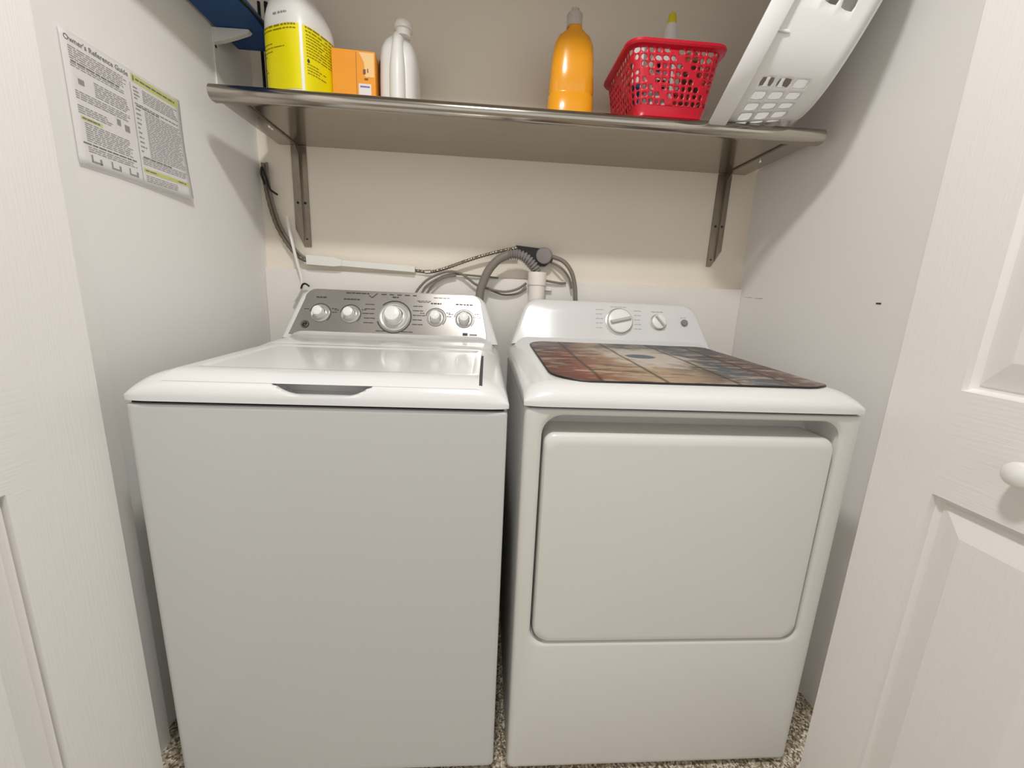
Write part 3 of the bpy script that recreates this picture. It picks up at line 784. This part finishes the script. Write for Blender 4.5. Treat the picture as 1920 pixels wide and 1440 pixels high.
# ---- perforated sheet: cells with round or square holes
def perforated(fn, nu, nv, hole, N=8):
    """fn(u, v) -> point; hole(i, j) -> None or (ru, rv, power, du, dv) as shares of the cell"""
    b = MB(); g = {}
    def gv(i, j):
        if (i, j) not in g: g[(i, j)] = b.v(fn(i / (2 * nu), j / (2 * nv)))
        return g[(i, j)]
    for i in range(nu):
        for j in range(nv):
            ring = [gv(2 * i + a, 2 * j + c) for a, c in ((2, 1), (2, 2), (1, 2), (0, 2), (0, 1), (0, 0), (1, 0), (2, 0))]
            h = hole(i, j)
            if h is None:
                m = gv(2 * i + 1, 2 * j + 1)
                for q0 in range(8): b.face([ring[q0], ring[(q0 + 1) % 8], m])
                continue
            ru, rv, pw, du, dv = h
            inn = []
            for q0 in range(8):
                a = q0 * PI / 4; c, s_ = math.cos(a), math.sin(a)
                c2 = math.copysign(abs(c) ** (2 / pw), c) if abs(c) > 1e-6 else 0; s2 = math.copysign(abs(s_) ** (2 / pw), s_) if abs(s_) > 1e-6 else 0
                inn.append(b.v(fn((i + .5 + du + c2 * ru) / nu, (j + .5 + dv + s2 * rv) / nv)))
            for q0 in range(8):
                b.face([ring[q0], ring[(q0 + 1) % 8], inn[(q0 + 1) % 8], inn[q0]])
    return b
def solid(o, t, off=-1):
    m = o.modifiers.new('thickness', 'SOLIDIFY'); m.thickness = t; m.offset = off
    return o

# -- red basket
rb = thing('red_basket', 'red perforated plastic basket holding bottles and boxes on the right half of the shelf', 'basket', (1.121, .58, Z0))
BB = (1.026, 1.218, .466, .690); BT = (.994, 1.248, .453, .702); BH = .177  # basket extents scaled about the camera to meet the lowered shelf
def rb_loop(t, N=None, ins=0.0):
    x0 = BB[0] + (BT[0] - BB[0]) * t + ins; x1 = BB[1] + (BT[1] - BB[1]) * t - ins; y0 = BB[2] + (BT[2] - BB[2]) * t + ins; y1 = BB[3] + (BT[3] - BB[3]) * t - ins
    return rr(x0, x1, y0, y1, .026 + .008 * t - ins * .5, 5)
def perim(u, t):
    """point at share u of the way round the loop at height share t"""
    lp = rb_loop(t); n = len(lp)
    if not hasattr(perim, 'cum'):
        l0 = rb_loop(.5); cum = [0]
        for i in range(n): a, c = l0[i], l0[(i + 1) % n]; cum.append(cum[-1] + math.hypot(c[0] - a[0], c[1] - a[1]))
        perim.cum = [v / cum[-1] for v in cum]
    u = u % 1.0; cu = perim.cum
    for i in range(n):
        if u <= cu[i + 1] + 1e-9:
            f = (u - cu[i]) / max(1e-9, cu[i + 1] - cu[i]); a, c = lp[i], lp[(i + 1) % n]
            return a[0] + (c[0] - a[0]) * f, a[1] + (c[1] - a[1]) * f
    return lp[0]
rng = random.Random(3)
def rbf(u, v):
    t = .17 + .75 * v; x, y = perim(u, t); return V(x, y, Z0 + .002 + BH * t)
sizes = [[(rng.choice((.26, .33, .40, .44)), rng.choice((.30, .38, .44))) for _ in range(9)] for _ in range(52)]
def rbh(i, j):
    if (i + j) % 7 == 6: return None
    a, c = sizes[i][j]; return (a, c, 2, rng.uniform(-.05, .05), rng.uniform(-.05, .05))
o = perforated(rbf, 48, 8, rbh).build('perforated_wall', M_RED, rb, 40); solid(o, .0022)
b = MB(); b.bridge([[V(x, y, Z0 + .002 + BH * t) for x, y in rb_loop(t, None, i)] for t, i in ((.012, .030), (.0, .014), (.006, .004), (.03, 0), (.06, .0015), (.09, .002), (.175, 0))], True, True, False)
o = b.build('base', M_RED, rb, 40)
b = MB(); b.bridge([[V(x, y, Z0 + .002 + BH * t) for x, y in rb_loop(1.0, None, i)] for t, i in ((.90, .004), (.92, -.001), (.925, -.008), (.95, -.011), (.985, -.010), (1.0, -.006), (1.0, .002), (.92, .004))], True, False, False)
b.build('rim', M_RED, rb, 40)

# things inside the red basket
tb = thing('squeeze_bottle', 'white squeeze bottle with yellow tip sticking out of the red basket', 'bottle', (1.160, .63, Z0 + .006))
MB().lathe([(.026, .0), (.028, .004), (.028, .17), (.027, .200), (.0235, .242), (.019, .276), (.015, .305)], (1.160, .630, Z0 + .010), n=24).build('body', M_HDPE, tb, 40)
MB().lathe([(.0145, .305), (.0135, .312), (.010, .331), (.007, .335), (.0005, .335)], (1.160, .630, Z0 + .010), n=20).build('tip', M_YTIP, tb, 40)
cb = MB(); cb.box(1.034, 1.064, .560, .650, Z0 + .006, Z0 + .215, .001, 1); o = cb.build('striped_box', M_PAPER, None, 0, loc=(1.049, .605, Z0 + .006))
tag(o, 'narrow white and black box against the left side inside the red basket', 'box')
small_print(quads([(.563, .585, .03, .20), (.61, .62, .03, .20), (.635, .644, .05, .20)], lambda y, z: V(1.0336, y, Z0 + .006 + z)).build('printed_stripes', M_BLACK, o, 0))
small_print(quads([(1.038, 1.060, .05, .12)], lambda x, z: V(x, .5596, Z0 + .006 + z)).build('printed_stripes', M_BLUEPRINT, o, 0))
cb = MB(); cb.box(1.072, 1.122, .495, .560, Z0 + .006, Z0 + .17, .001, 1); o = cb.build('white_box', M_PAPER, None, 0, loc=(1.097, .527, Z0 + .006))
tag(o, 'white printed carton seen through the holes of the red basket front', 'box')
small_print(quads(words(1.075, 1.119, .08, .085, .005, .012, .003) + words(1.075, 1.119, .095, .10, .005, .012, .003) + [(1.078, 1.09, .12, .14)], lambda x, z: V(x, .4946, Z0 + .006 + z)).build('carton_marks', M_BLACK, o, 0))
cb = MB(); cb.lathe([(.024, 0), (.026, .003), (.026, .15), (.015, .165), (.015, .178), (.001, .179)], (1.182, .515, Z0 + .006), n=20)
o = cb.build('dark_container', M_BROWNPRINT, None, 40, loc=(1.182, .515, Z0 + .006)); tag(o, 'dark container seen through the right front holes of the red basket', 'container')

# -- white laundry basket leaning on its side
lb = thing('laundry_basket', 'large white plastic laundry basket standing on its side against the right wall', 'basket', (1.40, .43, Z0))
A_ = V(.88323, -.28122, -.37525).normalized(); e1 = V(.30339, .95287, 0).normalized(); e2 = A_.cross(e1)
if e2.z < 0: e2 = -e2
C_ = V(1.3215, .4100, 1.8427); LA, LB, LS, LL = .2727, .1954, .6961, .2064
SE = 2.6
def lbp(th, t, off=0.0):
    k = 1 + (LS - 1) * t
    c, s_ = math.cos(th), math.sin(th)
    c2 = math.copysign(abs(c) ** (2 / SE), c); s2 = math.copysign(abs(s_) ** (2 / SE), s_)
    return C_ + A_ * (LL * t) + e1 * (c2 * (LB * k + off)) + e2 * (s2 * (LA * k + off))
NU, NV = 32, 5
def lbh(i, j):
    if j in (0, 4) or i in (17, 18, 19, 27, 28, 29): return None
    return (.28, .39, 5, -.2, 0) if i == 16 else (.355, .39, 5, 0, 0)
o = perforated(lambda u, v: lbp(u * 2 * PI + .0873, .10 + .88 * v), NU, NV, lbh).build('perforated_wall', M_BASKET, lb, 40); solid(o, .0025)
N_ = 96; ths = [2 * PI * i / N_ for i in range(N_)]
b = MB(); b.bridge([[lbp(th, t, of) for th in ths] for t, of in ((.12, .0), (.11, .004), (.20, .014), (.19, .0155), (.02, .0155), (-.005, .013), (-.01, .006), (0, .001), (.12, -.0025))], True, False, False)
b.build('rim', M_BASKET, lb, 40)
b = MB(); b.bridge([[lbp(th, .975, 0) for th in ths], [lbp(th, 1.0, -.004) for th in ths], [lbp(th, 1.01, -.012) for th in ths], [lbp(th, 1.0, -.04) for th in ths]], True, False, True)
b.build('base', M_BASKET, lb, 40)
for th in (math.radians(207), math.radians(333)):
    b = MB(); b.tube([lbp(th, .19, .003), lbp(th, .26, .0025), lbp(th, .31, .0005)], .003, 8); b.build('rib', M_BASKET, lb)

# ------------------------------------------------------------------ paper on the left wall
PY0, PY1, PZ0, PZ1 = .137, .437, 1.543, 1.311
pg = thing('reference_guide', 'printed instruction sheet in a clear sleeve fixed on the left wall', 'paper', (XL, .29, 1.43))
def pgp(u, v, d=0.0):
    lift = .003 + .016 * max(0, u - .25) ** 1.5 * max(0, v - .35) ** 1.3 * 1.6
    return V(XL + lift + d, PY0 + (PY1 - PY0) * u, PZ0 + (PZ1 - PZ0) * v)
us = [i / 16 for i in range(17)]
b = MB(); b.grid(lambda u, v: pgp(.012 + .982 * u, .012 + .972 * v), us, us); solid(b.build('sheet', M_PAPER, pg, 60), .0004)
b = MB(); b.grid(lambda u, v: pgp(u, v, .0015), us, us); b.build('clear_sleeve', M_SLEEVE, pg, 60)
T = []
def block(u0, u1, v0, v1, step=.0165, h=.0075):
    v = v0
    while v < v1:
        T.extend(words(u0, u1 - random.uniform(0, .04), v, v + h, .018, .055, .007)); v += step
block(.055, .47, .115, .20); block(.055, .47, .235, .26); block(.20, .47, .30, .40); block(.06, .47, .425, .49); block(.06, .30, .53, .58); 
block(.09, .45, .645, .78); block(.09, .46, .825, .86)
block(.60, .96, .135, .25); block(.52, .58, .14, .25, .03, .012); block(.52, .96, .275, .285, .03, .012); block(.60, .96, .315, .72); block(.52, .58, .32, .72, .04, .013); block(.52, .96, .745, .80)
block(.53, .85, .895, .96)
dn = .0018
def pq(rects, name, m, d): return small_print(quads(rects, lambda u, v: pgp(u, v, d)).build(name, m, pg, 0))
M_TEXTG = mat('grey_print', (128, 122, 124), .6)
pq(T, 'printed_text', M_TEXTG, .0008)
pq(words(.06, .4, .215, .228, .03, .06, .006) + words(.06, .46, .80, .812, .03, .06, .006) + words(.53, .75, .292, .303, .03, .06, .006) + words(.53, .8, .73, .741, .03, .06, .006) + [(.497, .500, .12, .96)], 'bold_text', M_INK, .0008)
pq([(.515, .97, .035, .105), (.515, .97, .835, .872), (.07, .22, .605, .632)], 'heading_band', M_GREEN, .0007)
pq(words(.55, .93, .062, .078, .03, .06, .006) + words(.53, .93, .848, .860, .03, .06, .006) + words(.08, .20, .612, .624, .02, .04, .004) + [(.525, .538, .05, .09)], 'heading_print', M_INK, .0010)
text_mesh("Owner's Reference Guide", .0125, lambda x, y: pgp(.035 + x / .292, .085 - y / .223, .0010), 'title_lettering', M_INK, pg, .0002)
ic = []
for u in (.10, .245, .385): ic += [(u, u + .012, .885, .935), (u, u + .075, .93, .945), (u + .06, u + .075, .90, .945)]
ic += [(.09, .13, .33, .37), (.40, .44, .52, .575), (.34, .37, .50, .55)]
pq(ic, 'machine_drawing', M_TEXTG, .0009)

# ------------------------------------------------------------------ cables, hoses and pipe behind the machines
cn = thing('flexible_conduit', 'grey flexible conduit hanging down the left rear corner, tied with a black cable tie', 'conduit', (-.05, .785, 1.3))
cpts = spline([V(-.111, .785, 1.50), V(-.109, .785, 1.436), V(-.099, .785, 1.37), V(-.080, .784, 1.303), V(-.049, .782, 1.247), V(-.013, .778, 1.208), V(.024, .775, 1.190)], 14)
MB().tube(cpts, .007, 10, True, lambda t: .0072 + .0007 * math.sin(t * 420)).build('tube', M_CONDUIT, cn)
MB().tube(spline([p_ + V(.013, -.004, .002) for p_ in cpts[::10]], 5), .0042, 8).build('thin_cable', M_GREYHOSE, cn)
MB().tube(spline([V(-.104, .771, 1.432), V(-.113, .770, 1.462), V(-.108, .769, 1.483), V(-.098, .770, 1.452), V(-.088, .770, 1.418), V(-.066, .772, 1.402)], 8), .0032, 8).build('cable_tie', M_BLACK, cn)

rw = thing('cable_raceway', 'white plastic cable cover lying along the board behind the washer', 'raceway', (.2, .78, 1.19))
def slope_z(x): return 1.196 - .014 * (x - .02) / .366
b = MB(); b.bridge([[V(x, .772 + dy, slope_z(x) + dz_) for dy, dz_ in ((-.011, -.010), (.011, -.010), (.011, .006), (.008, .010), (-.008, .010), (-.011, .006))] for x in (.135, .386)], True, True, True); b.build('channel', M_WHITEPL, rw, 0)
b = MB(); b.bridge([[V(x, .770 + dy, slope_z(x) + dz_ * k_) for dy, dz_ in ((-.014, -.014), (.014, -.014), (.014, .012), (.010, .017), (-.010, .017), (-.014, .012))] for x, k_ in ((.020, 1.0), (.110, 1.0), (.137, .72))], True, True, True); b.build('end_box', M_WHITEPL, rw, 0)

bc = thing('braided_cable', 'armoured metal cable rising from the white raceway to the black plug', 'cable', (.55, .77, 1.2))
bp_ = spline([V(.384, .772, 1.178), V(.436, .773, 1.176), V(.481, .772, 1.187), V(.556, .770, 1.216), V(.621, .768, 1.239), V(.687, .762, 1.258), V(.742, .752, 1.270)], 18)
MB().tube(bp_, .0055, 10, True, lambda t: .0056 + .0009 * math.sin(t * 260)).build('braid', M_STEELDARK, bc)
MB().lathe([(.008, -.010), (.008, .010)], (.430, .773, 1.176), (1, 0, .1), 12).build('coupling', M_CHROME, bc)

pl = thing('power_plug', 'black power plug with a round grey face and cord, behind the drain hose', 'plug', (.80, .75, 1.25))
b = MB(); pp = [(.738, 1.281), (.848, 1.273), (.868, 1.262), (.872, 1.236), (.846, 1.214), (.812, 1.214), (.782, 1.236)]
b.bridge([[V(.806 + (x - .806) * k_, y, 1.248 + (z - 1.248) * k_) for x, z in pp] for y, k_ in ((.798, .96), (.793, 1), (.772, 1), (.767, .94))], True, True, True); b.build('plug_body', M_BLACK, pl, 0)
MB().lathe([(.029, -.01), (.029, .012), (.026, .016), (.0005, .017)], (.840, .770, 1.2495), (-.25, -1, -.05), 28, False).build('plug_face', M_GREYPL, pl, 40)
MB().tube(spline([V(.864, .772, 1.250), V(.906, .756, 1.234), V(.933, .741, 1.202), V(.949, .740, 1.161), V(.957, .740, 1.110), V(.962, .740, 1.02)], 10), .0075, 10).build('cord', M_GREYHOSE, pl)
MB().tube(spline([V(.862, .778, 1.232), V(.90, .758, 1.212), V(.932, .760, 1.178), V(.944, .757, 1.14)], 8), .004, 8).build('thin_cord', M_GREYHOSE, pl)

dh = thing('drain_hose', 'grey washer drain hose arching into the white standpipe', 'hose', (.72, .73, 1.18))
hp = spline([V(.612, .724, 1.00), V(.616, .724, 1.108), V(.626, .724, 1.146), V(.645, .724, 1.190), V(.677, .725, 1.226), V(.715, .728, 1.246)], 10)
MB().tube(hp, .0145, 16).build('smooth_tube', M_GREYHOSE, dh)
cp = spline([V(.708, .727, 1.2445), V(.735, .729, 1.2465), V(.764, .732, 1.240), V(.790, .738, 1.221), V(.810, .744, 1.196), V(.815, .745, 1.165)], 26)
MB().tube(cp, .015, 18, True, lambda t: .0150 + .0032 * math.sin(t * 95)).build('corrugated_sleeve', M_GREYPL, dh, 70)

sp_ = thing('standpipe', 'short white plastic drain pipe standing behind the dryer against the back board', 'pipe', (.816, .745, 0))
MB().lathe([(.029, 0.0), (.029, 1.145), (.0325, 1.147), (.0325, 1.189), (.0315, 1.191), (.0275, 1.191), (.0270, 1.10)], (.816, .7465, 0), n=32, cap=False).build('pipe', M_PVC, sp_, 40)
MB().lathe([(.006, -.006), (.006, .006)], (.866, .772, 1.135), (1, 0, 0), 10).build('clamp_screw', M_CHROME, sp_)
MB().box(.845, .873, .764, .780, 1.129, 1.141, .001, 1).build('clamp', M_WHITEPL, sp_, 0)

wc = thing('loose_cable', 'loose pale cable looping along the back board behind both machines', 'cable', (.6, .76, 1.15))
MB().tube(spline([V(.385, .750, 1.09), V(.402, .752, 1.119), V(.437, .756, 1.153), V(.498, .760, 1.179), V(.548, .760, 1.174), V(.600, .758, 1.140), V(.644, .756, 1.127), V(.701, .756, 1.119), V(.748, .757, 1.130), V(.780, .770, 1.152)], 10), .0042, 8).build('cable_strand', M_GREYHOSE, wc)
MB().tube(spline([V(.412, .752, 1.10), V(.425, .754, 1.125), V(.464, .760, 1.153), V(.512, .766, 1.171), V(.60, .770, 1.170), V(.68, .772, 1.166)], 10), .0036, 8).build('cable_strand', M_GREYHOSE, wc)
MB().tube(spline([V(.430, .752, 1.10), V(.446, .754, 1.128), V(.485, .760, 1.158), V(.53, .764, 1.168)], 10), .0036, 8).build('cable_strand', M_GREYHOSE, wc)
MB().tube(spline([V(.845, .765, 1.165), V(.902, .770, 1.158), V(.925, .772, 1.160)], 10), .004, 8).build('cable_strand', M_GREYHOSE, wc)
MB().tube(spline([V(.654, .768, 1.122), V(.70, .769, 1.108), V(.748, .769, 1.114), V(.782, .770, 1.135)], 10), .0036, 8).build('cable_strand', M_GREYHOSE, wc)

st = thing('white_strap', 'thin white cord with a fastener hanging in the left rear corner behind the washer', 'cord', (-.02, .765, 1.15))
MB().tube(spline([V(-.040, .772, 1.335), V(-.033, .768, 1.285), V(-.022, .766, 1.225), V(-.011, .765, 1.173), V(-.001, .762, 1.128), V(-.011, .760, 1.09), V(-.030, .758, 1.055)], 10), .005, 8).build('cord', M_WHITEPL, st)
MB().tube(spline([V(-.003, .757, 1.100), V(.004, .755, 1.113), V(.014, .755, 1.116), V(.026, .755, 1.108)], 6), .0032, 8).build('clip', M_BLACK, st)
